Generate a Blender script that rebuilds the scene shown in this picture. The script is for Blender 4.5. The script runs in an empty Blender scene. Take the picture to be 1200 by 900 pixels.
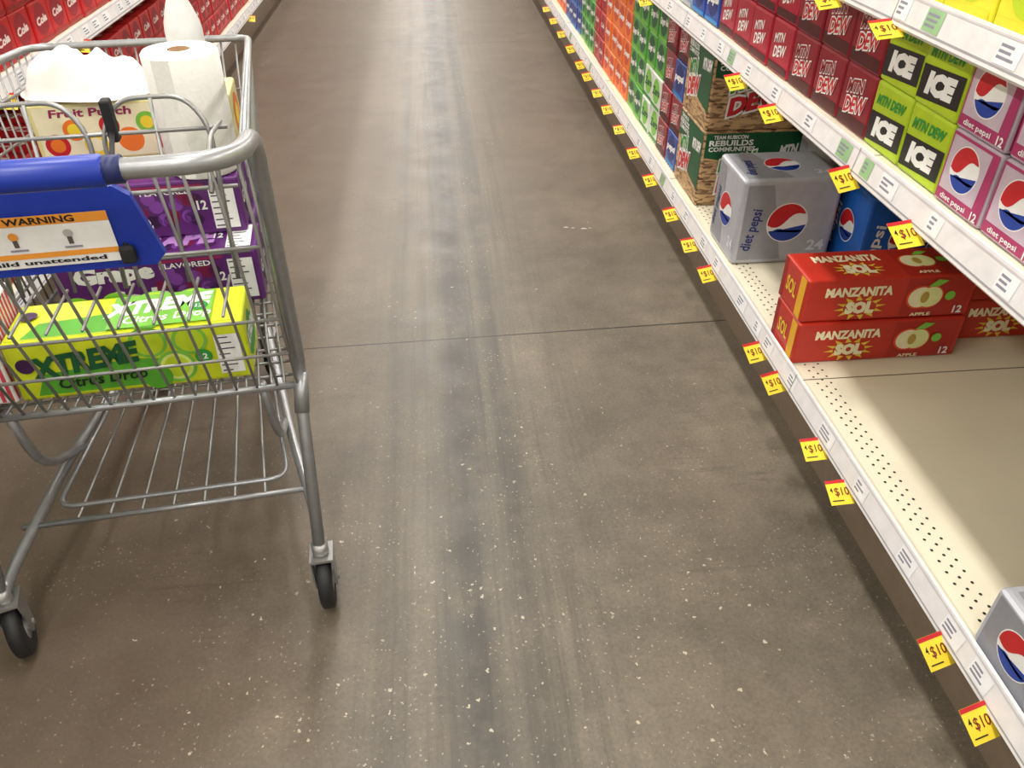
import bpy, bmesh, math, random
from mathutils import Vector, Matrix
from mathutils import noise as MN
random.seed(7)
scene = bpy.context.scene
scene.view_settings.view_transform = 'Standard'

# ------------------------------------------------------------------ materials
def lin(c):
    return tuple(((x/255)/12.92 if x/255 <= 0.04045 else ((x/255+0.055)/1.055)**2.4) for x in c)
MATS = {}
def mat(name, rgb, rough=0.45, metal=0.0, var=0.06, scale=30.0, bump=0.0):
    if name in MATS: return MATS[name]
    m = bpy.data.materials.new(name); m.use_nodes = True
    nt = m.node_tree; b = nt.nodes['Principled BSDF']
    l = lin(rgb)
    tc = nt.nodes.new('ShaderNodeTexCoord')
    n = nt.nodes.new('ShaderNodeTexNoise'); n.inputs['Scale'].default_value = scale; n.inputs['Detail'].default_value = 3
    nt.links.new(tc.outputs['Object'], n.inputs['Vector'])
    r = nt.nodes.new('ShaderNodeValToRGB')
    r.color_ramp.elements[0].position = 0.3; r.color_ramp.elements[1].position = 0.7
    r.color_ramp.elements[0].color = tuple(x*(1-var) for x in l)+(1,)
    r.color_ramp.elements[1].color = tuple(min(1, x*(1+var)) for x in l)+(1,)
    nt.links.new(n.outputs['Fac'], r.inputs['Fac']); nt.links.new(r.outputs['Color'], b.inputs['Base Color'])
    b.inputs['Roughness'].default_value = rough; b.inputs['Metallic'].default_value = metal
    if bump:
        bp = nt.nodes.new('ShaderNodeBump'); bp.inputs['Strength'].default_value = bump; bp.inputs['Distance'].default_value = 0.002
        nt.links.new(n.outputs['Fac'], bp.inputs['Height']); nt.links.new(bp.outputs['Normal'], b.inputs['Normal'])
    MATS[name] = m
    return m
def C(name, rgb, **k): return mat(name, rgb, **k)
WHITE = C('print_white', (236,236,234)); BLACK = C('print_black', (24,24,26)); RED = C('print_red', (194,30,38))
BLUE = C('print_blue', (26,62,156)); DKBLUE = C('print_navy', (20,38,108)); YEL = C('print_yellow', (242,214,56))
GREEN = C('print_green', (46,146,54)); DKGREEN = C('print_dark_green', (16,84,48)); LIME = C('print_lime', (186,212,36))
ORANGE = C('print_orange', (234,120,34)); SILVER = C('print_silver', (178,180,186), rough=0.3, metal=0.35)
GREY = C('print_grey', (120,122,128)); PURPLE = C('print_purple', (96,38,110)); DKPURP = C('print_dark_purple', (58,20,70))
MAG = C('print_magenta', (146,32,82)); CRIM = C('print_crimson', (146,18,38)); DKRED = C('print_dark_red', (70,10,18))
APRED = C('print_apple_red', (190,42,30)); APDK = C('print_apple_dark', (146,28,24)); CREAM = C('print_cream', (238,230,192))
LGREEN = C('print_light_green', (122,192,66)); CYAN = C('print_cyan', (46,128,194))

def kraft():
    m = bpy.data.materials.new('print_wood_chips'); m.use_nodes = True
    nt = m.node_tree; b = nt.nodes['Principled BSDF']
    tc = nt.nodes.new('ShaderNodeTexCoord'); v = nt.nodes.new('ShaderNodeTexVoronoi')
    mp = nt.nodes.new('ShaderNodeMapping'); mp.inputs['Scale'].default_value = (.8,.8,2.6)
    mp.inputs['Rotation'].default_value = (0.3,0.5,0)
    v.inputs['Scale'].default_value = 62
    r = nt.nodes.new('ShaderNodeValToRGB'); r.color_ramp.elements[0].color = lin((92,62,40))+(1,); r.color_ramp.elements[1].color = lin((196,160,116))+(1,)
    r.color_ramp.elements[0].position = 0.0; r.color_ramp.elements[1].position = 0.6
    sp = nt.nodes.new('ShaderNodeSeparateColor')
    nt.links.new(tc.outputs['Object'], mp.inputs['Vector']); nt.links.new(mp.outputs['Vector'], v.inputs['Vector'])
    nt.links.new(v.outputs['Color'], sp.inputs['Color']); nt.links.new(sp.outputs['Red'], r.inputs['Fac'])
    nt.links.new(r.outputs['Color'], b.inputs['Base Color']); b.inputs['Roughness'].default_value = 0.5
    return m
KRAFT = kraft()

# ------------------------------------------------------------------ text cache
TXT = {}
def text_geo(s, shear=0.0, bold=0.03):
    k = (s, shear, bold)
    if k in TXT: return TXT[k]
    cu = bpy.data.curves.new('t', 'FONT'); cu.body = s; cu.size = 1; cu.shear = shear; cu.offset = bold; cu.resolution_u = 2
    cu.fill_mode = 'FRONT'
    ob = bpy.data.objects.new('t', cu); scene.collection.objects.link(ob)
    bpy.context.view_layer.update()
    dg = bpy.context.evaluated_depsgraph_get()
    me = bpy.data.meshes.new_from_object(ob.evaluated_get(dg))
    vs = [(v.co.x, v.co.y) for v in me.vertices]; fs = [tuple(p.vertices) for p in me.polygons]
    x0 = min(v[0] for v in vs); x1 = max(v[0] for v in vs); y0 = min(v[1] for v in vs); y1 = max(v[1] for v in vs)
    vs = [((x-x0)/(x1-x0)-0.5, (y-y0)/(y1-y0)-0.5) for x, y in vs]
    bpy.data.objects.remove(ob); bpy.data.curves.remove(cu); bpy.data.meshes.remove(me)
    TXT[k] = (vs, fs); return TXT[k]

# ------------------------------------------------------------------ mesh builder
class MB:
    def __init__(s): s.v = []; s.f = []; s.mi = []; s.sm = []; s.mats = []
    def m(s, mt):
        if mt not in s.mats: s.mats.append(mt)
        return s.mats.index(mt)
    def add(s, vs, fs, mt, smooth=False):
        o = len(s.v); s.v += [tuple(v) for v in vs]; i = s.m(mt)
        for f in fs: s.f.append(tuple(o+a for a in f)); s.mi.append(i); s.sm.append(smooth)
    def box(s, a, b, mt, bevel=0.0, seg=2):
        bm = bmesh.new(); bmesh.ops.create_cube(bm, size=1)
        for v in bm.verts: v.co = Vector(((v.co.x+.5)*(b[0]-a[0])+a[0], (v.co.y+.5)*(b[1]-a[1])+a[1], (v.co.z+.5)*(b[2]-a[2])+a[2]))
        if bevel: bmesh.ops.bevel(bm, geom=bm.edges[:], offset=bevel, segments=seg, profile=0.5, affect='EDGES')
        bm.verts.ensure_lookup_table(); bm.verts.index_update()
        s.add([v.co for v in bm.verts], [[v.index for v in f.verts] for f in bm.faces], mt); bm.free()
    def tube(s, pts, r, mt, n=8, cap=True):
        pts = [Vector(p) for p in pts]
        rs = r if isinstance(r, (list, tuple)) else [r]*len(pts)
        t0 = (pts[1]-pts[0]).normalized()
        nrm = t0.orthogonal().normalized(); vs = []; prev = t0
        for i, p in enumerate(pts):
            if i == 0: t = t0
            elif i == len(pts)-1: t = (pts[i]-pts[i-1]).normalized()
            else: t = ((pts[i+1]-pts[i]).normalized()+(pts[i]-pts[i-1]).normalized()).normalized()
            q = prev.rotation_difference(t); nrm = (q @ nrm).normalized(); prev = t
            bn = t.cross(nrm).normalized()
            for k in range(n):
                a = 2*math.pi*k/n; vs.append(p+(nrm*math.cos(a)+bn*math.sin(a))*rs[i])
        fs = []
        for i in range(len(pts)-1):
            for k in range(n): fs.append((i*n+k, i*n+(k+1) % n, (i+1)*n+(k+1) % n, (i+1)*n+k))
        if cap: fs.append(tuple(reversed(range(n)))); fs.append(tuple((len(pts)-1)*n+k for k in range(n)))
        s.add(vs, fs, mt, True)
    def obj(s, name, loc=(0,0,0), rot=0.0):
        ob = bpy.data.objects.new(name, s.mesh(name)); ob.location = loc; ob.rotation_euler = (0,0,rot)
        scene.collection.objects.link(ob); return ob
    def mesh(s, name):
        me = bpy.data.meshes.new(name); me.from_pydata(s.v, [], s.f)
        for mt in s.mats: me.materials.append(mt)
        me.polygons.foreach_set('material_index', s.mi); me.polygons.foreach_set('use_smooth', s.sm); me.update()
        return me
def fillet(pts, r, n=6):
    pts = [Vector(p) for p in pts]; out = [pts[0]]
    for i in range(1, len(pts)-1):
        a = (pts[i-1]-pts[i]); b = (pts[i+1]-pts[i]); rr = min(r, a.length*.48, b.length*.48)
        p0 = pts[i]+a.normalized()*rr; p1 = pts[i]+b.normalized()*rr
        for k in range(n+1):
            t = k/n; out.append(p0*(1-t)**2+pts[i]*2*t*(1-t)+p1*t*t)
    out.append(pts[-1]); return out

class Face:
    def __init__(s, mb, o, ux, uy, w, h):
        s.mb = mb; s.o = Vector(o); s.ux = Vector(ux).normalized(); s.uy = Vector(uy).normalized(); s.n = s.ux.cross(s.uy).normalized(); s.w = w; s.h = h; s.l = 0
    def p(s, a, b): return s.o+s.ux*a+s.uy*b+s.n*(0.0003+0.00025*s.l)
    def poly(s, pts, mt): s.l += 1; s.mb.add([s.p(*q) for q in pts], [tuple(range(len(pts)))], mt)
    def rect(s, a0, b0, a1, b1, mt): s.poly([(a0,b0),(a1,b0),(a1,b1),(a0,b1)], mt)
    def fr(s, a0, b0, a1, b1, mt): s.rect(a0*s.w, b0*s.h, a1*s.w, b1*s.h, mt)
    def circ(s, a, b, r, mt, n=28, sy=1.0, rot=0):
        c, sn = math.cos(rot), math.sin(rot); pts = []
        for k in range(n):
            x = r*math.cos(2*math.pi*k/n); y = r*sy*math.sin(2*math.pi*k/n); pts.append((a+x*c-y*sn, b+x*sn+y*c))
        s.poly(pts, mt)
    def text(s, t, a, b, w, h, mt, rot=0, shear=0.0, bold=0.03):
        s.l += 1; vs, fs = text_geo(t, shear, bold); c, sn = math.cos(rot), math.sin(rot)
        s.mb.add([s.p(a+x*w*c-y*h*sn, b+x*w*sn+y*h*c) for x, y in vs], fs, mt)
    def globe(s, a, b, r, rot=0.0):
        s.circ(a, b, r*1.06, WHITE)
        def R(x, y): return (a+x*math.cos(rot)-y*math.sin(rot), b+x*math.sin(rot)+y*math.cos(rot))
        A0, A1 = math.radians(12), math.radians(172)
        pts = [(r*math.cos(A0+(A1-A0)*k/20), r*math.sin(A0+(A1-A0)*k/20)) for k in range(21)]
        p0 = pts[-1]; p1 = pts[0]
        low = []
        for k in range(1, 12):
            t = k/12; low.append((p0[0]+(p1[0]-p0[0])*t, p0[1]+(p1[1]-p0[1])*t - r*0.05 + r*0.22*math.sin(2*math.pi*t+math.pi)))
        s.poly([R(*q) for q in pts+low], RED)
        s.l -= 1
        A0, A1 = math.radians(192), math.radians(338)
        pts = [(r*math.cos(A0+(A1-A0)*k/20), r*math.sin(A0+(A1-A0)*k/20)) for k in range(21)]
        p0 = pts[-1]; p1 = pts[0]; up = []
        for k in range(1, 12):
            t = 1-k/12; up.append((p1[0]*t+p0[0]*(1-t), p1[1]*t+p0[1]*(1-t) - r*0.16 + r*0.20*math.sin(2*math.pi*t+math.pi)))
        s.poly([R(*q) for q in pts+up], BLUE)
    def label(s, a0, b0, a1, b1):
        s.rect(a0, b0, a1, b1, WHITE); n = 7; hh = (b1-b0)/n
        for i in range(n):
            w = (a1-a0)*(0.5+0.35*((i*37) % 10)/10)
            s.rect(a0+.003, b0+hh*(i+.38), a0+w, b0+hh*(i+.6), C('label_text', (70,70,72))); s.l -= 1
        s.l += 1

def carton(L, W, H, base, bev=0.006):
    mb = MB(); mb.box((0,0,0), (L,W,H), base, bev, 3)
    F = {'front': Face(mb, (0,0,0), (1,0,0), (0,0,1), L, H), 'end': Face(mb, (0,W,0), (0,-1,0), (0,0,1), W, H),
         'end2': Face(mb, (L,0,0), (0,1,0), (0,0,1), W, H), 'back': Face(mb, (L,W,0), (-1,0,0), (0,0,1), L, H),
         'top': Face(mb, (0,0,H), (1,0,0), (0,1,0), L, W)}
    return mb, F
L, W, H = 0.40, 0.134, 0.121
MESH = {}
def splash(f, a, b, r, mt, seed=1, sy=.6):
    rnd = random.Random(seed); pts = []
    for k in range(26):
        q = r*(0.78+0.34*rnd.random()); t = 2*math.pi*k/26; pts.append((a+q*math.cos(t), b+q*sy*math.sin(t)))
    f.poly(pts, mt)

# citrus
mb, F = carton(L, W, H, C('carton_citrus', (200,212,28), rough=.35))
MGREEN = C('print_mid_green', (86,168,44))
for k in ('front', 'top', 'back'):
    f = F[k]; h = f.h
    f.fr(.02,.06,.98,.94, C('citrus_field', (206,218,36), rough=.35))
    f.poly([(.03,h*.08),(.23,h*.08),(.26,h*.50),(.20,h*.56),(.05,h*.44)], MGREEN)
    f.circ(.235, h*.80, .032, LGREEN); f.circ(.235, h*.80, .026, LIME)
    f.circ(.272, h*.34, .034, LGREEN); f.circ(.272, h*.34, .028, C('citrus_pale', (214,232,120))); f.circ(.272, h*.34, .022, LIME); f.circ(.235, h*.20, .026, MGREEN); f.circ(.305, h*.78, .030, LGREEN); f.circ(.305, h*.78, .024, LIME)
    if k == 'top': f.rect(.17,h*.08,.345,h*.92, LGREEN)
    f.text('XTREME', .125 if k != 'top' else .25, h*.62, .19, h*.36, DKGREEN if k != 'top' else WHITE, .10, .25, .06)
    f.text('Citrus Drop', .145 if k != 'top' else .27, h*.26, .15, h*.24, BLACK if k != 'top' else WHITE, .04, .15, .02)
    f.circ(.028, h*.62, .015, DKPURP)
    f.circ(.322, h*.48, .015, GREEN); f.text('12', .322, h*.48, .014, .012, WHITE)
    if k == 'front': f.label(.346, h*.14, .388, h*.82)
for k in ('end', 'end2'):
    f = F[k]; splash(f, f.w*.5, f.h*.5, .05, GREEN, 4, .8); f.text('XTREME', f.w*.5, f.h*.55, f.w*.8, f.h*.25, WHITE, 0, .2, .05)
MESH['citrus'] = mb.mesh('citrus')
# grape
mb, F = carton(L, W, H, C('carton_grape', (98,42,116), rough=.35))
for k in ('front', 'top', 'back'):
    f = F[k]; h = f.h
    f.fr(.02,.06,.98,.94, C('grape_field', (90,34,108), rough=.35))
    rnd = random.Random(4)
    for i in range(16):
        cx_, cy_ = .19+.13*rnd.random(), h*(.25+.5*rnd.random())
        f.circ(cx_, cy_, .014, [DKPURP, C('print_mid_purple', (128,64,160)), C('print_wine', (120,20,70))][i % 3], 16); f.l -= 1
    f.l += 1; f.rect(.18, h*.88, .33, h*.93, MAG)
    if k == 'top':
        f.text('GRAPE', .22, h*.52, .20, h*.46, C('print_lilac', (190,140,210)), .05, .2, .06); f.circ(.10, h*.5, .02, WHITE); f.circ(.10, h*.5, .017, PURPLE)
    else:
        f.text('Grape', .115, h*.72, .155, h*.40, WHITE, .03, .1, .06); f.text('Soda', .155, h*.30, .12, h*.30, WHITE, .03, .1, .05)
        f.text('FLAVORED', .255, h*.82, .1, h*.10, WHITE, 0, 0, .02)
    f.text('12', .32, h*.55, .02, h*.17, WHITE); f.label(.338, h*.10, .388, h*.86)
for k in ('end', 'end2'): F[k].circ(W*.5, H*.5, .04, DKPURP); F[k].text('Grape', W*.5, H*.5, W*.7, H*.3, WHITE)
MESH['grape'] = mb.mesh('grape')
# fruit
mb, F = carton(L, W, H, C('carton_fruit', (226,216,150), rough=.35))
for k in ('front', 'top', 'back'):
    f = F[k]; h = f.h; f.rect(.01, h*.06, .33, h*.94, CREAM)
    fr = [(.04,.30,.024,RED),(.08,.55,.022,ORANGE),(.115,.28,.024,YEL),(.15,.6,.02,RED),(.185,.34,.026,ORANGE),(.225,.62,.022,LGREEN),(.26,.32,.026,RED),(.30,.58,.024,YEL)]
    for a, b, r_, m_ in fr: f.circ(a, h*b, r_, m_, 22); f.l -= 1
    f.l += 1
    for i, (a, b, r_, m_) in enumerate(fr): f.circ(a, h*b, r_*.6, [ORANGE, YEL, CREAM, APRED][i % 4], 18); f.l -= 1
    f.l += 1; f.text('Fruit Punch', .12, h*.84, .16, h*.14, MAG, 0, .1, .03); f.label(.34, h*.12, .385, h*.8)
for k in ('end', 'end2'): F[k].circ(W*.5, H*.5, .045, ORANGE); F[k].circ(W*.5, H*.5, .025, YEL)
MESH['fruit'] = mb.mesh('fruit')
# apple
AH = .110
mb, F = carton(.405, .138, AH, C('carton_apple', (188,46,32), rough=.35))
for k in ('front', 'top', 'back'):
    f = F[k]; h = f.h
    f.rect(.235, .006, .394, h-.006, C('apple_shade', (170,36,28), rough=.35))
    f.text('MANZANITA', .125, h*.70, .16, h*.22, CREAM, .0, .0, .05)
    SUN = C('print_sun', (226,196,60))
    for i in range(12):
        t = i*math.pi/6+.15; f.poly([(.135+.040*math.cos(t-.2), h*.32+.020*math.sin(t-.2)), (.135+.062*math.cos(t), h*.32+.034*math.sin(t)), (.135+.040*math.cos(t+.2), h*.32+.020*math.sin(t+.2))], SUN); f.l -= 1
    f.l += 1; f.text('SOL', .135, h*.32, .070, h*.30, CREAM, 0, 0, .08)
    a, b = .285, h*.50
    f.circ(a-.012, b, .032, C('apple_skin', (222,80,40)), 24, .95); f.circ(a+.012, b, .032, C('apple_skin', (222,80,40)), 24, .95)
    f.circ(a-.011, b, .028, CREAM, 24, .95); f.circ(a+.013, b, .028, C('apple_flesh', (226,228,160)), 24, .95)
    f.circ(a, b, .010, C('apple_core', (180,150,70)), 14, 1.5)
    f.poly([(a, b+.028), (a+.02, b+.046), (a+.045, b+.042), (a+.025, b+.028)], LGREEN)
    f.circ(a+.060, b+.002, .012, LGREEN); f.text('12', .374, h*.18, .022, h*.18, WHITE)
    f.text('APPLE', a, h*.10, .05, h*.08, CREAM)
for k in ('end', 'end2'):
    f = F[k]; f.rect(.004, .004, W*.16, AH-.004, APDK); f.rect(W*.74, .004, W*.96, AH-.004, C('print_amber', (226,170,40)))
    f.text('SOL', W*.45, AH*.5, W*.4, AH*.35, SUN)
MESH['apple'] = mb.mesh('apple')
# pink-silver diet cola twelve pack
PINKM = C('print_pink_magenta', (168,50,102))
mb, F = carton(L, W, H, C('carton_pink_silver', (186,168,182), rough=.32, metal=.1))
for k in ('front', 'top', 'back'):
    f = F[k]; h = f.h; f.rect(.006, h*.05, .12, h*.95, PINKM); f.globe(.26, h*.5, .04, .3); f.text('pepsi', .165, h*.5, .06, h*.25, DKBLUE); f.rect(.33, h*.05, .392, h*.95, PINKM)
for k in ('end', 'end2'):
    f = F[k]; f.rect(W*.03, .006, W*.97, H*.97, PINKM); f.poly([(W*.06,H*.20),(W*.80,H*.20),(W*.84,H*.93),(W*.06,H*.93)], C('pack_lilac', (200,184,198), rough=.3, metal=.1)); f.globe(W*.44, H*.57, .036, .3)
    f.text('diet pepsi', W*.42, H*.11, W*.55, H*.10, WHITE, 0, 0, .02); f.text('12', W*.88, H*.12, W*.12, H*.12, WHITE)
MESH['pinkdiet'] = mb.mesh('pinkdiet')
# ice
mb, F = carton(L, W, H, C('carton_ice', (176,204,36), rough=.35))
for k in ('front', 'top', 'back'):
    f = F[k]; h = f.h; f.rect(.03, h*.12, .2, h*.55, BLACK); f.text('ICE', .12, h*.34, .12, h*.32, WHITE, 0, .2, .05); f.text('MTN DEW', .12, h*.76, .14, h*.22, DKGREEN, 0, .3, .04)
    f.rect(.25, h*.1, .39, h*.9, C('ice_pale', (206,224,80)))
for k in ('end', 'end2'):
    f = F[k]; f.poly([(W*.03,H*.08),(W*.97,H*.16),(W*.97,H*.60),(W*.03,H*.54)], BLACK); f.text('ICE', W*.5, H*.35, W*.66, H*.32, WHITE, .06, .15, .08); f.text('MTN DEW', W*.5, H*.76, W*.8, H*.16, GREEN, .05, .3, .05)
MESH['ice'] = mb.mesh('ice')
# red dew
mb, F = carton(L, W, H, C('carton_dark_red', (138,20,38), rough=.35))
for k in ('front', 'top', 'back'):
    f = F[k]; h = f.h; f.rect(.006,h*.05,.394,h*.95, DKRED); f.poly([(.03,h*.06),(.07,h*.06),(.12,h*.94),(.08,h*.94)], CRIM); f.text('MTN DEW', .2, h*.5, .26, h*.55, CRIM, 0, .3, .06); f.poly([(.3,h*.06),(.33,h*.06),(.38,h*.94),(.35,h*.94)], CRIM)
for k in ('end', 'end2'):
    f = F[k]; f.fr(.04,.04,.96,.24, DKRED)
    f.text('MTN', W*.42, H*.70, W*.56, H*.24, WHITE, .2, .3, .09); f.text('MTN', W*.42, H*.70, W*.53, H*.20, CRIM, .2, .3, .04); f.text('DEW', W*.52, H*.42, W*.74, H*.30, WHITE, .2, .3, .10); f.text('DEW', W*.52, H*.42, W*.70, H*.25, RED, .2, .3, .03)
MESH['reddew'] = mb.mesh('reddew')
mb, F = carton(L, W, H, C('carton_crimson', (172,26,52), rough=.35))
for k in ('front', 'top', 'back'):
    f = F[k]; h = f.h; f.rect(.006,h*.05,.394,h*.95, DKRED); f.fr(.2,.1,.6,.9, CRIM); f.text('CHERRY', .1, h*.5, .14, h*.3, WHITE)
for k in ('end', 'end2'):
    f = F[k]; f.text('MTN', W*.4, H*.68, W*.5, H*.18, WHITE, .2, .3, .03); f.text('DEW', W*.5, H*.44, W*.6, H*.22, WHITE, .2, .3, .03); f.fr(.05,.05,.95,.2, DKRED)
MESH['crimson'] = mb.mesh('crimson')
def plain12(key, base, accent, acc2, word, tcol=WHITE, ts=1.0):
    mb, F = carton(L, W, H, C('carton_'+key, base, rough=.35))
    for k in ('front', 'top', 'back'):
        f = F[k]; h = f.h; f.circ(.30, h*.5, .045, accent); f.circ(.30, h*.5, .03, acc2); f.text(word, .14, h*.5, .2, h*.4, tcol, 0, .15, .04); f.rect(.006, h*.04, .394, h*.14, accent)
    for k in ('end', 'end2'):
        f = F[k]; f.circ(W*.5, H*.55, .046, accent); f.text(word, W*.5, H*.55, W*.8*ts, H*.26*ts, tcol, .08, .15, .05); f.fr(.04,.04,.96,.14, acc2)
    MESH[key] = mb.mesh(key)
plain12('bluecola', (28,68,156), DKBLUE, CYAN, 'pepsi')
plain12('greenale', (66,154,50), DKGREEN, LGREEN, 'Ginger Ale')
plain12('whiteale', (214,222,210), LGREEN, GREEN, 'Zero', DKGREEN)
plain12('orangesoda', (232,114,36), C('orange_deep', (206,70,30)), ORANGE, 'Orange')
plain12('lemonlime', (234,224,60), LIME, YEL, 'mist', GREEN)
plain12('redcola', (190,26,32), CRIM, C('cola_band', (150,24,28)), 'Cola', C('cola_pale', (232,214,210)), .75)
plain12('palecyan', (130,150,180), CYAN, SILVER, 'diet', DKBLUE)
# cases of 24
SHADE = C('case_shade', (150,152,160), rough=.35, metal=.2); CWH = C('case_white', (225,228,235))
def case24(key, base, word, wc, silver, dims=(.27,.20,.25)):
    mb, F = carton(*dims, base, .012)
    for k in ('front', 'back', 'end', 'end2', 'top'):
        f = F[k]; w, h = f.w, f.h
        if silver: f.poly([(w*.05,h*.06),(w*.5,h*.06),(w*.30,h*.94),(w*.05,h*.94)], SHADE)
        R_ = min(w, h)*.22
        if w > h*1.6:
            f.globe(w*.30, h*.5, R_*1.3, .25); f.text(word, w*.66, h*.5, w*.46, h*.38, wc, 0, 0, .02)
        else:
            f.globe(w*.50, h*.50, R_, .25); f.text(word, w*.16, h*.42, h*.50, w*.14, wc, math.pi/2-.15, 0, .02)
            f.text('24', w*.84, h*.22, w*.18, h*.13, CWH if silver else WHITE, 0, 0, .03)
    MESH[key] = mb.mesh(key)
CSIL = C('carton_silver', (182,184,192), rough=.3, metal=.2)
case24('silver24', CSIL, 'diet pepsi', DKBLUE, True, (.285,.215,.255))
case24('blue24', C('carton_blue', (26,94,186), rough=.3), 'pepsi', WHITE, False)
case24('silverflat', CSIL, 'diet pepsi', DKBLUE, True, (.40,.27,.128))
mb, F = carton(.40, .27, .248, KRAFT, .008)
for k in ('front', 'back', 'end', 'end2'):
    f = F[k]; w, h = f.w, f.h
    f.poly([(w*.02,h*.66),(w*.22,h*.60),(w*.60,h*.28),(w*.99,h*.22),(w*.99,h*.97),(w*.02,h*.97)], DKGREEN)
    f.text('TEAM RUBICON', w*.22, h*.92, w*.28, h*.05, WHITE); f.l -= 1; f.text('REBUILDS', w*.23, h*.845, w*.36, h*.075, WHITE); f.l -= 1; f.text('COMMUNITIES', w*.24, h*.765, w*.38, h*.06, WHITE)
    f.text('MTN', w*.30, h*.60, w*.36, h*.20, WHITE, .25, .3, .14); f.text('MTN', w*.30, h*.60, w*.33, h*.16, GREEN, .25, .3, .06)
    f.text('DEW', w*.38, h*.38, w*.54, h*.27, WHITE, .25, .3, .14); f.text('DEW', w*.38, h*.38, w*.50, h*.22, RED, .25, .3, .06)
    f.text('MTN DEW', w*.80, h*.75, w*.34, h*.14, WHITE, .1, .3, .06)
f = F['top']; f.fr(.02,.02,.98,.98, DKGREEN); f.text('MTN DEW', .2, .13, .3, .14, LGREEN, 0, .3, .06)
MESH['kraft24'] = mb.mesh('kraft24')

def put(key, name, x, y, z, rot=0.0):
    ob = bpy.data.objects.new(name, MESH[key]); ob.location = (x, y, z); ob.rotation_euler = (0,0,rot)
    scene.collection.objects.link(ob); return ob

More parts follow.
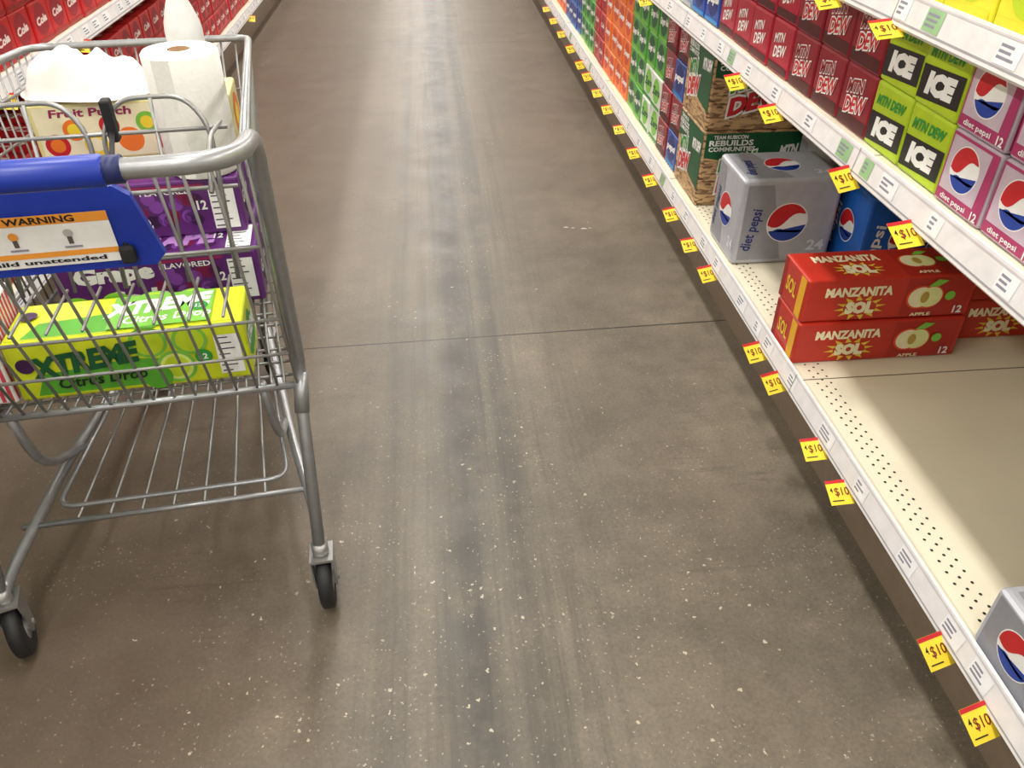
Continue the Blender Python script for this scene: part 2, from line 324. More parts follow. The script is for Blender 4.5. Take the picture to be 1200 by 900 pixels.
# ------------------------------------------------------------------ room
def floor_mat():
    m = bpy.data.materials.new('polished_concrete'); m.use_nodes = True
    nt = m.node_tree; b = nt.nodes['Principled BSDF']; N = nt.nodes.new; K = nt.links.new
    tc = N('ShaderNodeTexCoord'); sx = N('ShaderNodeSeparateXYZ'); K(tc.outputs['Object'], sx.inputs[0])
    def noise(scale, det=4, vec=None, rough=.55):
        n = N('ShaderNodeTexNoise'); n.inputs['Scale'].default_value = scale; n.inputs['Detail'].default_value = det; n.inputs['Roughness'].default_value = rough
        K(vec if vec else tc.outputs['Object'], n.inputs['Vector']); return n.outputs['Fac']
    def ramp(fac, p0, c0, p1, c1):
        r = N('ShaderNodeValToRGB'); e = r.color_ramp.elements; e[0].position = p0; e[1].position = p1; e[0].color = c0; e[1].color = c1; K(fac, r.inputs['Fac']); return r.outputs['Color']
    def mix(fac, a, c, mode='MIX'):
        x = N('ShaderNodeMix'); x.data_type = 'RGBA'; x.blend_type = mode
        if isinstance(fac, (int, float)): x.inputs[0].default_value = fac
        else: K(fac, x.inputs[0])
        for i, q in ((6, a), (7, c)):
            if isinstance(q, tuple): x.inputs[i].default_value = q
            else: K(q, x.inputs[i])
        return x.outputs[2]
    def math_(op, a, b2=None, c=None):
        x = N('ShaderNodeMath'); x.operation = op
        for i, q in enumerate((a, b2, c)):
            if q is None: continue
            if isinstance(q, (int, float)): x.inputs[i].default_value = q
            else: K(q, x.inputs[i])
        return x.outputs[0]
    def mrange(v, a, b2, c, d, smooth=True):
        x = N('ShaderNodeMapRange')
        if smooth: x.interpolation_type = 'SMOOTHSTEP'
        K(v, x.inputs[0])
        for i, q in enumerate((a, b2, c, d)): x.inputs[i+1].default_value = q
        return x.outputs[0]
    W1 = (1,1,1,1); B0 = (0,0,0,1)
    base = ramp(noise(1.5, 8, None, .62), .32, lin((95,87,76))+(1,), .68, lin((130,120,104))+(1,))
    mott = ramp(noise(9, 7, None, .75), .32, (.78,.78,.78,1), .68, (1.13,1.13,1.13,1))
    base = mix(1.0, base, mott, 'MULTIPLY')
    fine = ramp(noise(130, 4, None, .75), .3, (.76,.76,.76,1), .7, (1.18,1.18,1.18,1))
    base = mix(1.0, base, fine, 'MULTIPLY')
    base = mix(mrange(math_('ADD', sx.outputs[0], math_('MULTIPLY', math_('SUBTRACT', noise(1.7, 5), .5), .9)), 0, -.75, 0, .55), base, lin((96,78,64))+(1,))
    base = mix(mrange(math_('ADD', sx.outputs[1], math_('MULTIPLY', math_('SUBTRACT', noise(1.3, 4), .5), 1.2)), 1.8, 4.0, 0, .55), base, lin((98,83,69))+(1,))
    # long wheel streaks
    mp = N('ShaderNodeMapping'); mp.inputs['Scale'].default_value = (30, .8, 1); K(tc.outputs['Object'], mp.inputs['Vector'])
    st = ramp(noise(1.0, 6, mp.outputs[0], .7), .47, B0, .70, W1)
    base = mix(math_('MULTIPLY', st, mrange(math_('ABSOLUTE', math_('SUBTRACT', sx.outputs[0], .05)), .42, 0, 0, .85)), base, lin((64,58,52))+(1,))
    for x0, w, amt in ((.02, .05, .9), (.13, .03, .65), (-.15, .025, .35)):
        g = mrange(math_('ABSOLUTE', math_('SUBTRACT', math_('ADD', sx.outputs[0], math_('MULTIPLY', noise(1.4, 3), .06)), x0+.03)), w*2, 0, 0, amt)
        base = mix(math_('MULTIPLY', g, ramp(noise(4, 6, None, .7), .34, (.3,.3,.3,1), .56, W1)), base, lin((57,51,45))+(1,))
    # tyre tread scuffs across the near floor
    mp2 = N('ShaderNodeMapping'); mp2.inputs['Scale'].default_value = (5, 60, 1); mp2.inputs['Rotation'].default_value = (0,0,.25); K(tc.outputs['Object'], mp2.inputs['Vector'])
    tr_ = ramp(noise(1.0, 3, mp2.outputs[0], .6), .56, B0, .66, W1)
    base = mix(math_('MULTIPLY', math_('MULTIPLY', tr_, ramp(noise(2.2, 3), .54, B0, .62, W1)), .35), base, lin((66,60,53))+(1,))
    # pale flecks where the coating is chipped, in loose patches
    def flecks(scale, thr, keep, z, lo):
        v = N('ShaderNodeTexVoronoi'); v.inputs['Scale'].default_value = scale; K(tc.outputs['Object'], v.inputs['Vector'])
        d = math_('ADD', v.outputs['Distance'], math_('MULTIPLY', math_('SUBTRACT', noise(scale*2.3, 2), .5), 1.3))
        s1 = math_('LESS_THAN', d, thr)
        sc = N('ShaderNodeSeparateColor'); K(v.outputs['Color'], sc.inputs[0]); s2 = math_('GREATER_THAN', sc.outputs[0], keep)
        wear = math_('ADD', mrange(sx.outputs[1], .6, 2.4, .13, -.05, False), mrange(math_('ABSOLUTE', math_('SUBTRACT', sx.outputs[0], .12)), .0, .6, .05, -.06, False))
        s3 = ramp(math_('ADD', noise(z, 6, None, .65), wear), lo, B0, lo+.10, W1)
        return math_('MULTIPLY', math_('MULTIPLY', s1, s2), s3)
    base = mix(math_('MULTIPLY', flecks(50, .10, .76, 3.1, .50), .85), base, lin((198,188,166))+(1,))
    base = mix(math_('MULTIPLY', flecks(105, .14, .60, 4.3, .47), .65), base, lin((176,166,146))+(1,))
    # saw-cut joints every 3.6 m
    jy = math_('ADD', sx.outputs[1], math_('MULTIPLY', sx.outputs[0], -.03))
    jm = math_('ABSOLUTE', math_('SUBTRACT', math_('MODULO', math_('ADD', jy, 3.6*4-2.025+1.8), 3.6), 1.8))
    jl = math_('LESS_THAN', math_('ADD', jm, math_('MULTIPLY', noise(60, 2), .002)), .0040)
    base = mix(math_('MULTIPLY', jl, .9), base, lin((36,30,26))+(1,))
    K(base, b.inputs['Base Color'])
    K(mrange(noise(9, 5), 0, 1, .30, .52, False), b.inputs['Roughness'])
    bp = N('ShaderNodeBump'); bp.inputs['Strength'].default_value = .15; bp.inputs['Distance'].default_value = .003; K(noise(25, 4), bp.inputs['Height']); K(bp.outputs[0], b.inputs['Normal'])
    return m
def slab(name, a, b, mt):
    q = MB(); q.box(a, b, mt); return q.obj(name)
slab('floor', (-6,-5,-.1), (6,30,0), floor_mat())
WALL = C('wall_paint', (218,216,210), rough=.8, scale=3); CEIL = C('ceiling_paint', (234,234,231), rough=.9, scale=3)
slab('wall_left', (-6.1,-5,0), (-6,30,4.6), WALL); slab('wall_right', (6,-5,0), (6.1,30,4.6), WALL)
slab('wall_back', (-6,-5.1,0), (6,-5,4.6), WALL); slab('wall_front', (-6,30,0), (6,30.1,4.6), WALL)
slab('ceiling', (-6,-5,4.6), (6,30,4.7), CEIL)
STEELW = C('fixture_white', (230,230,228), rough=.5)
for ly in range(12):
    for lx in (-3.8, -.15, 3.8):
        y = -3.5+ly*2.8
        q = MB(); q.box((-.17,-.66,0), (.17,.66,.06), STEELW, .01); q.box((-.2,-.68,.055), (.2,.68,.07), STEELW)
        ob = q.obj('ceiling_light', (lx, y, 4.53))
        ld = bpy.data.lights.new('lamp', 'AREA'); ld.shape = 'RECTANGLE'; ld.size = .3; ld.size_y = 1.25; ld.energy = 72; ld.color = (1,.97,.925)
        lo = bpy.data.objects.new('tube', ld); scene.collection.objects.link(lo); lo.parent = ob; lo.location = (0,0,-.005)
# light litter on the floor
q = MB(); LT = C('litter_pale', (210,204,190), rough=.8)
def ribbon(pts, w, m, z=.0006):
    pts = fillet([(x, y, z) for x, y in pts], .05, 5); vs = []
    for i, p_ in enumerate(pts):
        t = (pts[min(i+1, len(pts)-1)]-pts[max(i-1, 0)]).normalized(); n_ = Vector((-t.y, t.x, 0)); ww = w*(.35+.65*math.sin(math.pi*(i+.5)/len(pts)))
        vs += [p_-n_*ww, p_+n_*ww]
    q.add(vs, [(2*i, 2*i+2, 2*i+3, 2*i+1) for i in range(len(pts)-1)], m)
for x, y, s in ((.47,2.76,.009),(.495,2.752,.007),(.535,2.742,.011),(.56,2.745,.006),(.02,2.34,.005),(.30,2.30,.004)):
    ribbon([(x-s,y),(x,y+s*.3),(x+s,y-s*.2)], s*.4, LT, .001)
q.obj('floor_litter')

# ------------------------------------------------------------------ shelves
SHW = C('shelf_white', (230,227,228), rough=.4); DECK = C('shelf_cream', (230,222,198), rough=.42, scale=6, var=.03); KICK = C('kick_plate', (128,112,94), rough=.5)
CHAN = C('price_channel', (205,200,204), rough=.3); HOLE = C('hole_dark', (48,42,34)); PAPER = C('label_paper', (240,240,242)); INK = C('label_ink', (140,140,155))
LABG = C('label_green', (150,190,140)); SEAM = C('seam_dark', (120,108,88))
def shelf(name, side, xf, xb, levels, y0, y1, seam0):
    q = MB()
    S = lambda x: side*x
    def bx(a, b, m, bev=0):
        xs = sorted((S(a[0]), S(b[0]))); q.box((xs[0], a[1], a[2]), (xs[1], b[1], b[2]), m, bev)
    bx((xf+.06, y0, 0), (xb, y1, .19), KICK)
    bx((xb, y0, 0), (xb+.04, y1, 1.75), DECK)
    ys = []; y = seam0
    while y > y0: y -= 1.22
    while y < y1: ys.append(y); y += 1.22
    for i, (z, inset) in enumerate(levels):
        x = xf+inset
        bx((x, y0, z-.03), (xb, y1, z), DECK)
        prof = [(x, z+.004), (x-.006, z+.016), (x-.012, z+.016), (x-.022, z-.036), (x-.016, z-.042), (x, z-.034)]
        n = len(prof); vs = [(S(p[0]), y0, p[1]) for p in prof]+[(S(p[0]), y1, p[1]) for p in prof]
        q.add(vs, [(a, (a+1) % n, (a+1) % n+n, a+n) for a in range(n)]+[tuple(range(n)), tuple(range(n, 2*n))], SHW)
        ux = (0,-1,0) if side > 0 else (0,1,0)
        uy = Vector((S(.010), 0, .052)).normalized()
        f = Face(q, (S(x-.022), y1 if side > 0 else y0, z-.036), ux, uy, y1-y0, .053)
        f.rect(0, .006, y1-y0, .009, C('channel_grey', (160,158,164))); f.l -= 1; f.rect(0, .046, y1-y0, .049, CHAN)
        rnd = random.Random(i*5+side)
        t = .1
        while t < y1-y0-.1:
            w = .035+.03*rnd.random()
            gr = rnd.random() < .06
            f.rect(t, .011, t+w, .045, LABG if gr else PAPER)
            for kk in range(3): f.rect(t+.004, .034-.008*kk, t+w*(.4+.4*rnd.random()), .038-.008*kk, INK); f.l -= 1
            f.l -= 1
            t += w+.03+.14*rnd.random()
        for yy in ys:
            bx((x+.001, yy-.0015, z-.001), (xb, yy+.0015, z+.0006), SEAM)
            q.add([(S(x-.0235),yy-.001,z-.037),(S(x-.0235),yy+.001,z-.037),(S(x-.0135),yy+.001,z+.017),(S(x-.0135),yy-.001,z+.017)], [(0,1,2,3)], GREY)
        if i == 0:
            fz = Face(q, (0,0,z), (1,0,0), (0,1,0), 1, 1); ny = int((3.2+.4)/.0254)
            for r in range(3):
                for j in range(ny):
                    yy = -.4+j*.0254+(r % 2)*.0127; fz.l = 0
                    fz.circ(S(x+.034+r*.016), yy, .0030, HOLE, 8)
    for yy in ys:
        bx((xb-.03, yy-.015, .2), (xb, yy+.015, 1.75), GREY)
        for z, inset in levels[1:]:
            for s2 in (-.02, .02):
                q.add([(S(xb-.03), yy+s2, z-.03), (S(xb-.03), yy+s2, z-.12), (S(xf+.25), yy+s2, z-.035), (S(xf+.25), yy+s2, z-.03)], [(0,1,2,3)], GREY)
    return q.obj(name)
XF = .81
LV = [(.230, 0.0), (.765, .01), (1.040, .01)]
shelf('supermarket_shelf', 1, XF, 1.72, LV, -.9, 13, 1.42)
XL = 1.17
LVL = [(.230, 0.0), (.70, .0), (1.02, .0)]
shelf('supermarket_shelf', -1, XL, 2.08, LVL, -.9, 13, 1.0)

def tags(name, items, side):
    q = MB(); rnd = random.Random(2)
    for (x, y, z) in items:
        a = rnd.uniform(-.16, .16)
        ux = Vector((1, .08+a, .12 if side > 0 else -.12)).normalized(); uy = Vector((-a,.86,.5+a)).normalized()
        uy = (uy-ux*uy.dot(ux)).normalized(); w, h = .046, .054
        o = Vector((x, y, z))-ux*w/2-uy*h/2
        f = Face(q, o, ux, uy, w, h)
        n = f.n
        c = [o, o+ux*w, o+ux*w+uy*h, o+uy*h]
        q.add(c+[p-n*.0006 for p in c], [(0,1,2,3),(7,6,5,4),(0,4,5,1),(1,5,6,2),(2,6,7,3),(3,7,4,0)], YEL)
        f.rect(0, h*.87, w, h, RED); f.text('4', w*.17, h*.60, w*.12, h*.22, BLACK, 0,0,.01); f.text('$10', w*.60, h*.50, w*.62, h*.38, C('tag_ink', (120,30,20)), 0, 0, .01)
        f.rect(w*.1, h*.14, w*.6, h*.18, BLACK)
    return q.obj(name)
T = []
for y in (.595,.722,1.097,1.23,1.473,1.605,2.02,2.21,2.44,2.74,3.02,3.3,3.57,3.82,4.1,4.32,4.65,5.0,5.35,5.7,6.1,6.5,6.9,7.4): T.append((XF-.038, y, .186))
for y in (1.166,1.41,1.81,2.07,3.1): T.append((XF-.028, y, .724))
for y in (1.4,1.65): T.append((XF-.028, y, .999))
tags('price_tags', T, 1)
TL = [(-XL+.02, y, .66) for y in (2.3,2.9,3.9)]+[(-XL+.03, y, .186) for y in (2.4,3.3,4.3,5.6)]
tags('price_tags', TL, -1)

# ------------------------------------------------------------------ products, right side
J = lambda a=.006: random.uniform(-a, a)
def col(key, name, y, z, n, x0=XF+.03, depth=2, h=H):
    for d in range(depth):
        for i in range(n):
            put(key, name, x0+d*(L+.006)+abs(J()), y+J(.001), z+.0005+i*(h+.0008))
P = .1375
zb = .2305
put('silverflat', 'soda_case', XF+.001, .445, zb, 0)
for i in range(2): put('apple', 'apple_soda_carton', XF+.0, 1.485+.006*i, zb+i*(AH+.001), 0)
for i in range(2): put('apple', 'apple_soda_carton', XF+.415, 1.55, zb+i*(AH+.001), 0)
put('silver24', 'soda_case', XF+.014, 1.985, zb, 0)
put('blue24', 'soda_case', XF+.315, 1.86, zb, -.05); put('blue24', 'soda_case', XF+.605, 1.88, zb, .03)
put('silver24', 'soda_case', XF+.32, 2.14, zb, 0)
for d in range(2):
    for i in range(2): put('kraft24', 'soda_case', XF+.025+d*.405, 2.40, zb+i*.2485, 0)
y = 2.69
for key, n in (('bluecola',1),('reddew',1),('whiteale',2),('greenale',2),('orangesoda',4),('redcola',2),('greenale',3),('bluecola',4),('orangesoda',4),('redcola',6)):
    for j in range(n):
        for i in range(4):
            kk = 'greenale' if (key == 'whiteale' and i > 1) else key
            if key == 'bluecola' and i % 2 and y < 3: kk = 'reddew'
            put(kk, 'soda_carton', XF+.03+abs(J()), y, zb+i*(H+.0008))
        y += P
y = .40; z = .7655
for key, n in (('pinkdiet',6),('ice',2),('reddew',3),('crimson',4),('bluecola',2),('palecyan',1),('bluecola',3),('greenale',4),('orangesoda',4),('redcola',8),('lemonlime',6)):
    for j in range(n): col(key, 'soda_carton', y, z, 2, XF+.035, 2 if y < 3 else 1); y += P
y = .40; z = 1.0405
for key, n in (('lemonlime',10),('greenale',4),('whiteale',4),('redcola',10)):
    for j in range(n): col(key, 'soda_carton', y, z, 2, XF+.035, 1); y += P
def coll(key, y, z, n, depth=1):
    for d in range(depth):
        for i in range(n): put(key, 'soda_carton', -XL-.03-d*(L+.006)-abs(J()), y+W, z+.0005+i*(H+.0008), math.pi)
y = 1.2
while y < 8.5:
    coll('redcola' if y > 1.9 else 'greenale', y, .23, 3 if y > 3 else 2, 1 if y > 3.2 else 2)
    coll('redcola' if y > 1.7 else 'crimson', y, .70, 2); y += P

# ------------------------------------------------------------------ shopping cart
TH = math.radians(6.2); CO = Vector((-.555, 1.05, 0)); CM = Matrix.Translation(CO) @ Matrix.Rotation(TH, 4, 'Z')
def cw(x, y, z): return CM @ Vector((x, y, z))
STEEL = C('cart_steel', (160,162,164), rough=.34, metal=.65, scale=60); WIRE = C('cart_wire', (154,154,152), rough=.36, metal=.6)
CBLUE = C('cart_blue_plastic', (22,52,160), rough=.35); RUB = C('wheel_rubber', (28,28,30), rough=.6); HUB = C('wheel_hub', (150,150,150), rough=.4)
LABY = C('sticker_orange', (232,152,52)); ZINC = C('caster_zinc', (160,160,158), rough=.35, metal=.7)
q = MB(); tr = .0118
lerp = lambda a, b, t: Vector(a)*(1-t)+Vector(b)*t
hp = [(-.285,.0,.16),(-.290,.128,.425),(-.296,.155,.475),(-.318,-.06,.985),(-.318,-.215,1.0),(.318,-.215,1.0),(.318,-.06,.985),(.296,.155,.475),(.290,.128,.425),(.285,.0,.16)]
q.tube(fillet(hp, .08, 8), tr, STEEL, 12)
for s in (-1, 1): q.tube([(s*.2955,.150,.463),(s*.2885,.115,.395)], tr*1.2, STEEL, 12)
q.tube([(-.20,-.215,1.0),(-.195,-.215,1.0),(.175,-.215,1.0),(.18,-.215,1.0)], [.013,.0175,.0175,.013], CBLUE, 14)
q.tube([(.173,-.215,1.0),(.195,-.215,1.0)], .0155, C('cart_cap', (24,34,90)), 12)
for s in (-1, 1):
    q.tube(fillet([(s*.285,-.005,.145),(s*.283,.06,.15),(s*.235,.30,.185),(s*.17,.72,.17),(s*.15,.84,.17)], .06), tr*.9, STEEL, 10)
    q.tube(fillet([(s*.22,.16,.44),(s*.225,.20,.27),(s*.215,.37,.182)], .1, 8), tr*.8, STEEL, 10)
q.tube([(-.15,.84,.17),(.15,.84,.17)], tr, STEEL, 10)
q.tube([(-.285,.155,.165),(.285,.155,.165)], .006, STEEL, 8)
q.tube(fillet([(-.16,.74,.178),(-.225,.185,.178),(.225,.185,.178),(.16,.74,.178)], .04), .005, STEEL, 8)
for i in range(7):
    t = (i+.5)/7; q.tube([(-.21+.42*t,.155,.172),(-.15+.30*t,.80,.180)], .003, WIRE, 6)
for s in (-1, 1): q.tube(fillet([(s*.15,.80,.17),(s*.17,.82,.30),(s*.19,.80,.45)], .05), tr*.9, STEEL, 10)
# basket
RA, RB, RC, RD = (.302,-.05,.955), (.235,.93,.875), (.208,.84,.445), (.288,.135,.445)
mir = lambda p: (-p[0], p[1], p[2])
wr = .0025
for s in (0, 1):
    A, B, Cc, Dd = (RA, RB, RC, RD) if s else map(mir, (RA, RB, RC, RD))
    n = 27
    for i in range(n+1):
        t = i/n; q.tube([lerp(A, B, t), lerp(Dd, Cc, t)], wr, WIRE, 6)
    for sv in (.16,.34,.52,.70,.86): q.tube([lerp(A, Dd, sv), lerp(B, Cc, sv)], wr*1.2, WIRE, 6)
A2, B2, C2, D2 = mir(RB), RB, RC, mir(RC)
for i in range(1, 15): q.tube([lerp(A2, B2, i/15), lerp(D2, C2, i/15)], wr, WIRE, 6)
for sv in (.25,.5,.75): q.tube([lerp(A2, D2, sv), lerp(B2, C2, sv)], wr*1.2, WIRE, 6)
q.tube(fillet([mir(RA), mir(RB), RB, RA], .05), .008, STEEL, 10)
q.tube(fillet([mir(RD), mir(RC), RC, RD], .03), .0055, STEEL, 8); q.tube([mir(RD), RD], .0065, STEEL, 8)
for i in range(1, 25): q.tube([lerp(mir(RD), RD, i/25)-Vector((0,0,.004)), lerp(mir(RC), RC, i/25)-Vector((0,0,.004))], wr, WIRE, 6)
for i in range(1, 15): q.tube([lerp(mir(RD), mir(RC), i/15)-Vector((0,0,.008)), lerp(RD, RC, i/15)-Vector((0,0,.008))], wr*1.2, WIRE, 6)
GT = [(-.29,-.045,.94), (.29,-.045,.94)]
for i in range(0, 17):
    t = i/16; q.tube([lerp(GT[0], GT[1], t), lerp(lerp(GT[0], GT[1], t), lerp(mir(RD), RD, t), .6)+Vector((0,-.006,0)), lerp(mir(RD), RD, t)], wr*1.1, WIRE, 6)
for sv, r in ((0,.0045),(.3,.003),(.62,.003),(.80,.003)): q.tube([lerp(GT[0], mir(RD), sv)+Vector((0,-.007,0)), lerp(GT[1], RD, sv)+Vector((0,-.007,0))], r, WIRE, 6)
# child seat: folded back panel with wide rounded loops, side arms
for x0, x1 in ((-.25,-.10),(-.085,.065),(.085,.235)):
    q.tube(fillet([(x0,.09,.70),(x0,.14,.93),(x0+.03,.155,.970),(x1-.03,.155,.970),(x1,.14,.93),(x1,.09,.70)], .03), .0038, WIRE, 6)
    xm = (x0+x1)/2; q.tube([(xm,.09,.70),(xm,.150,.970)], .003, WIRE, 6)
for zz, yy in ((.925,.140),(.84,.122),(.74,.102)): q.tube([(-.26,yy,zz),(.26,yy,zz)], .0035, WIRE, 6)
for i in range(10): q.tube([(-.22+i*.049,-.03,.70),(-.22+i*.049,.10,.70)], wr, WIRE, 6)
for s in (-1, 1): q.tube(fillet([(s*.25,-.05,.90),(s*.25,.02,.95),(s*.25,.15,.93)], .04), .0035, WIRE, 6)
BLK = C('strap_black', (24,24,26), rough=.7)
q.box((.094,.128,.915), (.108,.150,.975), BLK, .003)
q.box((.118,-.066,.815), (.138,-.054,.840), BLK, .004); q.tube([(.128,-.058,.835),(.115,-.02,.88),(.101,.13,.93)], .004, BLK, 6)
# blue plate with sticker
pl = [(-.27,-.066,.925),(.135,-.066,.925),(.152,-.064,.91),(.172,-.052,.82),(.158,-.051,.805),(-.27,-.051,.805)]
n = len(pl)
q.add(pl+[(x, y+.012, z) for x, y, z in pl], [tuple(range(n))[::-1], tuple(range(n, 2*n))]+[(a, (a+1) % n, (a+1) % n+n, a+n) for a in range(n)], CBLUE)
f = Face(q, (-.25,-.0528,.806), (1,0,0), (0,-.115,1), .4, .12)
f.l = 2
f.rect(.02,.012,.368,.088, WHITE); f.rect(.02,.074,.368,.088, LABY); f.text('WARNING', .285,.081,.085,.010, BLACK)
f.rect(.02,.026,.368,.034, LABY)
for i in range(5):
    f.circ(.05+i*.066,.060,.006, LABY if i % 2 else C('sticker_grey', (180,176,172)), 14); f.l -= 1
    f.rect(.040+i*.066,.038,.062+i*.066,.041, INK); f.l -= 1; f.rect(.047+i*.066,.044,.053+i*.066,.055, C('sticker_dark', (90,80,76))); f.l -= 1
f.l += 3; f.text('DO NOT leave child unattended', .2,.0205,.30,.007, BLACK)
def wheel(x, y, ang):
    r = .062; c, s = math.cos(ang), math.sin(ang)
    def Pt(a, b, z): return (x+a*c-b*s, y+a*s+b*c, z)
    prof = [(-.014,.030),(-.014,.052),(-.010,.060),(0,r),(.010,.060),(.014,.052),(.014,.030)]
    nn = 28; vs = []; fs = []
    for k in range(nn):
        t = 2*math.pi*k/nn
        for (a, rr) in prof: vs.append(Pt(a, rr*math.cos(t), r+rr*math.sin(t)))
    m = len(prof)
    for k in range(nn):
        for j in range(m-1): fs.append((k*m+j, k*m+j+1, ((k+1) % nn)*m+j+1, ((k+1) % nn)*m+j))
    q.add(vs, fs, RUB, True)
    for a in (-.011, .011): q.tube([Pt(a-.002,0,r), Pt(a+.002,0,r)], .034, HUB, 20)
    q.tube([Pt(-.026,0,r), Pt(.026,0,r)], .006, ZINC, 10); q.tube([Pt(-.018,0,r), Pt(.018,0,r)], .014, HUB, 12)
    for a in (-.021, .021):
        vs = [Pt(a-.0015,-.014,r-.012), Pt(a-.0015,.014,r-.012), Pt(a-.0015,.034,r+.062), Pt(a-.0015,-.026,r+.072)]
        vs += [Pt(a+.0015,-.014,r-.012), Pt(a+.0015,.014,r-.012), Pt(a+.0015,.034,r+.062), Pt(a+.0015,-.026,r+.072)]
        q.add(vs, [(0,1,2,3),(4,5,6,7),(0,1,5,4),(1,2,6,5),(2,3,7,6),(3,0,4,7)], ZINC)
    vs = [Pt(a, b, z) for a, b, z in ((-.0225,-.026,r+.07),(.0225,-.026,r+.07),(.0225,.034,r+.061),(-.0225,.034,r+.061))]
    vs += [(v[0], v[1], v[2]+.006) for v in vs]
    q.add(vs, [(0,1,2,3),(4,5,6,7),(0,1,5,4),(1,2,6,5),(2,3,7,6),(3,0,4,7)], ZINC)
    q.tube([Pt(0,0,r+.066), Pt(0,0,r+.10)], .016, ZINC, 12)
wheel(-.285, 0, .25); wheel(.285, 0, .0)
wheel(-.15, .84, .1); wheel(.15, .84, -.1)
cart = q.obj('shopping_cart', CO, TH)

# ------------------------------------------------------------------ cart contents
def incart(key, name, x, y, z, r=0.0):
    w = cw(x, y, z); return put(key, name, w.x, w.y, w.z, TH+r)
zc = .4515; hs = H+.002
incart('citrus', 'citrus_soda_carton', -.19, .17, zc)
incart('grape', 'grape_soda_carton', -.18, .455, zc); incart('grape', 'grape_soda_carton', -.19, .60, zc)
incart('grape', 'grape_soda_carton', -.20, .54, zc+hs); incart('grape', 'grape_soda_carton', -.20, .68, zc+hs)
incart('fruit', 'fruit_soda_carton', -.20, .680, zc+2*hs+.002)
q = MB(); q.box((0,0,0), (.055,.14,.17), WHITE, .004)
PK = C('print_pink', (222,70,90))
f = Face(q, (0,0,0), (1,0,0), (0,0,1), .055, .17)
for i in range(4): f.rect(.003+i*.0135,.004,.0095+i*.0135,.166, PK); f.l -= 1
f = Face(q, (.055,0,0), (0,1,0), (0,0,1), .14, .17)
for i in range(10): f.rect(.004+i*.0135,.004,.0105+i*.0135,.166, PK); f.l -= 1
q.obj('striped_snack_box', cw(-.252,.17,zc), TH)
# paper towel roll
PT = C('paper_towel', (238,236,232), rough=.9, scale=120, var=.03, bump=.5); CARD = C('cardboard_core', (150,118,84), rough=.9)
q = MB(); R, RI, HH = .072, .019, .235; nn = 48
prof = [(RI,0),(R-.004,0),(R,.004),(R,HH-.006),(R-.005,HH),(R*.7,HH+.001),(RI+.002,HH)]
vs = []; fs = []
for k in range(nn):
    t = 2*math.pi*k/nn
    for i, (r, z) in enumerate(prof):
        rr = r*(1+.010*math.sin(3*t)) if r > .05 else r
        vs.append((rr*math.cos(t), rr*math.sin(t), z))
m = len(prof)
for k in range(nn):
    for j in range(m-1): fs.append((k*m+j, ((k+1) % nn)*m+j, ((k+1) % nn)*m+j+1, k*m+j+1))
q.add(vs, fs, PT, True)
vs = []; fs = []
for k in range(24):
    t = 2*math.pi*k/24
    for r, z in ((RI,HH+.001),(RI-.0015,HH+.001),(RI-.0015,.001),(RI,.001)): vs.append((r*math.cos(t), r*math.sin(t), z))
for k in range(24):
    for j in range(4): fs.append((k*4+j, ((k+1) % 24)*4+j, ((k+1) % 24)*4+(j+1) % 4, k*4+(j+1) % 4))
q.add(vs, fs, CARD, True)
vs = []
for k in range(10):
    t = -2.2+.06*k; r = R+.003-.0003*k
    vs += [(r*math.cos(t), r*math.sin(t), .003), (r*math.cos(t), r*math.sin(t), HH-.004)]
q.add(vs, [(2*k, 2*k+2, 2*k+3, 2*k+1) for k in range(9)], PT, True)
q.obj('paper_towel_roll', cw(.135,.60,zc+2*hs), TH)
# crumpled towel: soft sheet in broad folds
q = MB(); nx, ny = 84, 66; fs = []
CL = C('crumpled_cloth', (240,238,232), rough=.95, scale=60, var=.02, bump=.2)
def sm(t): t = max(0, min(1, t)); return t*t*(3-2*t)
G = [[None]*nx for _ in range(ny)]
for j in range(ny):
    for i in range(nx):
        u = i/(nx-1)-.5; v = j/(ny-1)-.5
        a = math.atan2(v, u); rad = math.hypot(u, v)*2
        outline = .90+.20*MN.noise(Vector((math.cos(a)*1.2, math.sin(a)*1.2, 3.3)))
        k_ = max(abs(2*u), abs(2*v)); s_ = (k_/rad) if rad > 1e-4 else 1
        U_, V_ = u*(s_*.75+.25)*outline, v*(s_*.75+.25)*outline
        edge = sm((1-k_)/.40)
        fold = 1-min(1, abs(MN.noise(Vector((U_*3.4+V_*2.4, V_*2.0-U_, 1.3))))*2.2)
        f2 = 1-min(1, abs(MN.noise(Vector((U_*5+3-V_*3, V_*5+U_*3, 4.1))))*2.2)
        z = .005+edge*(.030+.034*fold+.022*f2)*(1.25-.7*(u+.5))
        G[j][i] = [U_*.32, V_*.20, z]
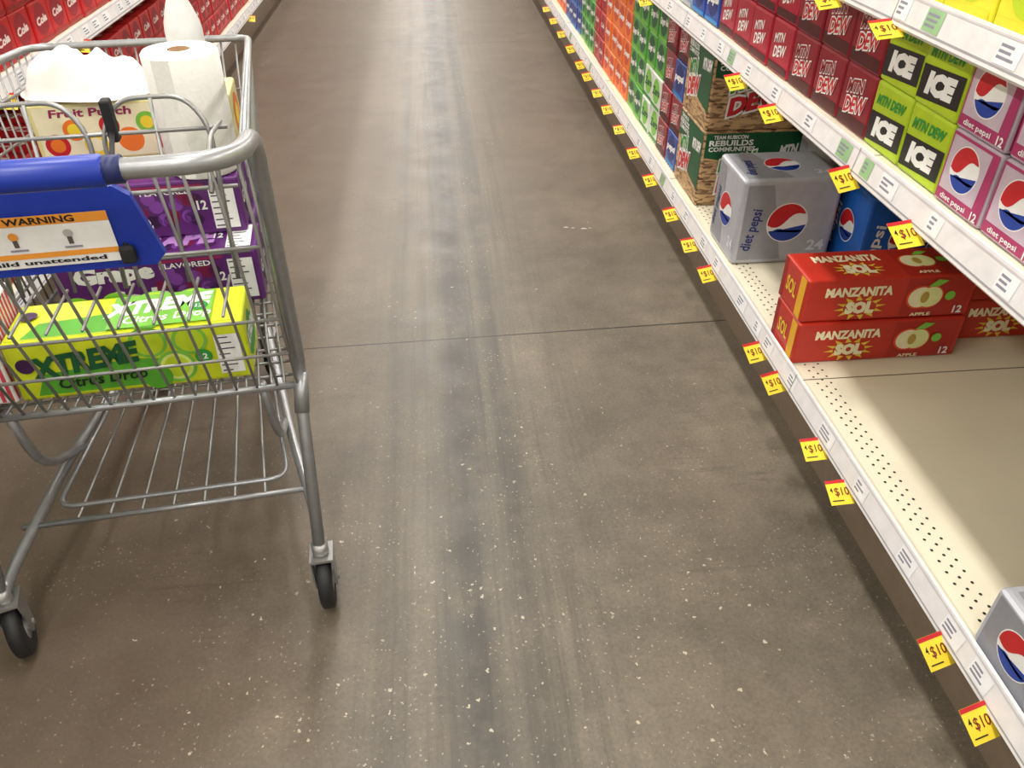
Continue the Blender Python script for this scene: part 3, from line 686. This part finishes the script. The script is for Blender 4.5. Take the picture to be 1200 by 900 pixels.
for _ in range(4):
    Zs = [[G[j][i][2] for i in range(nx)] for j in range(ny)]
    for j in range(1, ny-1):
        for i in range(1, nx-1): G[j][i][2] = (Zs[j][i]*2+Zs[j-1][i]+Zs[j+1][i]+Zs[j][i-1]+Zs[j][i+1])/6
vs = [tuple(G[j][i]) for j in range(ny) for i in range(nx)]
for j in range(ny-1):
    for i in range(nx-1): a = j*nx+i; fs.append((a, a+1, a+nx+1, a+nx))
q.add(vs, fs, CL, True)
q.obj('crumpled_paper_towel', cw(-.078,.75,zc+3*hs+.002), TH-.12)
PLA = C('bottle_white', (226,228,228), rough=.3)
q = MB(); prof = [(.0,0),(.034,0),(.038,.005),(.038,.11),(.036,.125),(.026,.155),(.016,.18),(.013,.195),(.013,.205),(.017,.206),(.017,.228),(.0,.230)]
nn = 28; vs = []; fs = []; m = len(prof)
for k in range(nn):
    t = 2*math.pi*k/nn
    for r, z in prof: vs.append((r*math.cos(t), r*math.sin(t)*.8, z))
for k in range(nn):
    for j in range(m-1): fs.append((k*m+j, ((k+1) % nn)*m+j, ((k+1) % nn)*m+j+1, k*m+j+1))
q.add(vs, fs, PLA, True)
q.box((-.045,-.012,.226), (.03,.012,.25), PLA, .005); q.box((-.04,-.006,.185), (-.03,.006,.23), PLA, .003)
q.obj('spray_bottle', cw(.125,.765,zc+3*hs+.002), TH)

# ------------------------------------------------------------------ camera
px = 930.0; vpx, vpy = 490.0, -237.0
p = math.atan((450-vpy)/px); psi = math.atan((600-vpx)/math.hypot(px, 450-vpy))
h = Vector((math.sin(psi), math.cos(psi), 0)); Z = Vector((0,0,1)); r = Vector((math.cos(psi), -math.sin(psi), 0))
Fw = h*math.cos(p)-Z*math.sin(p); U = h*math.sin(p)+Z*math.cos(p)
M = Matrix((r, U, -Fw)).transposed().to_4x4(); M.translation = Vector((0,0,1.32))
cd = bpy.data.cameras.new('camera'); cd.sensor_width = 36; cd.lens = px/1200*36; cd.clip_start = .02
co = bpy.data.objects.new('camera', cd); scene.collection.objects.link(co); co.matrix_world = M
scene.camera = co
w = bpy.data.worlds.new('world'); scene.world = w; w.use_nodes = True
w.node_tree.nodes['Background'].inputs[0].default_value = (.8,.82,.85,1); w.node_tree.nodes['Background'].inputs[1].default_value = .3
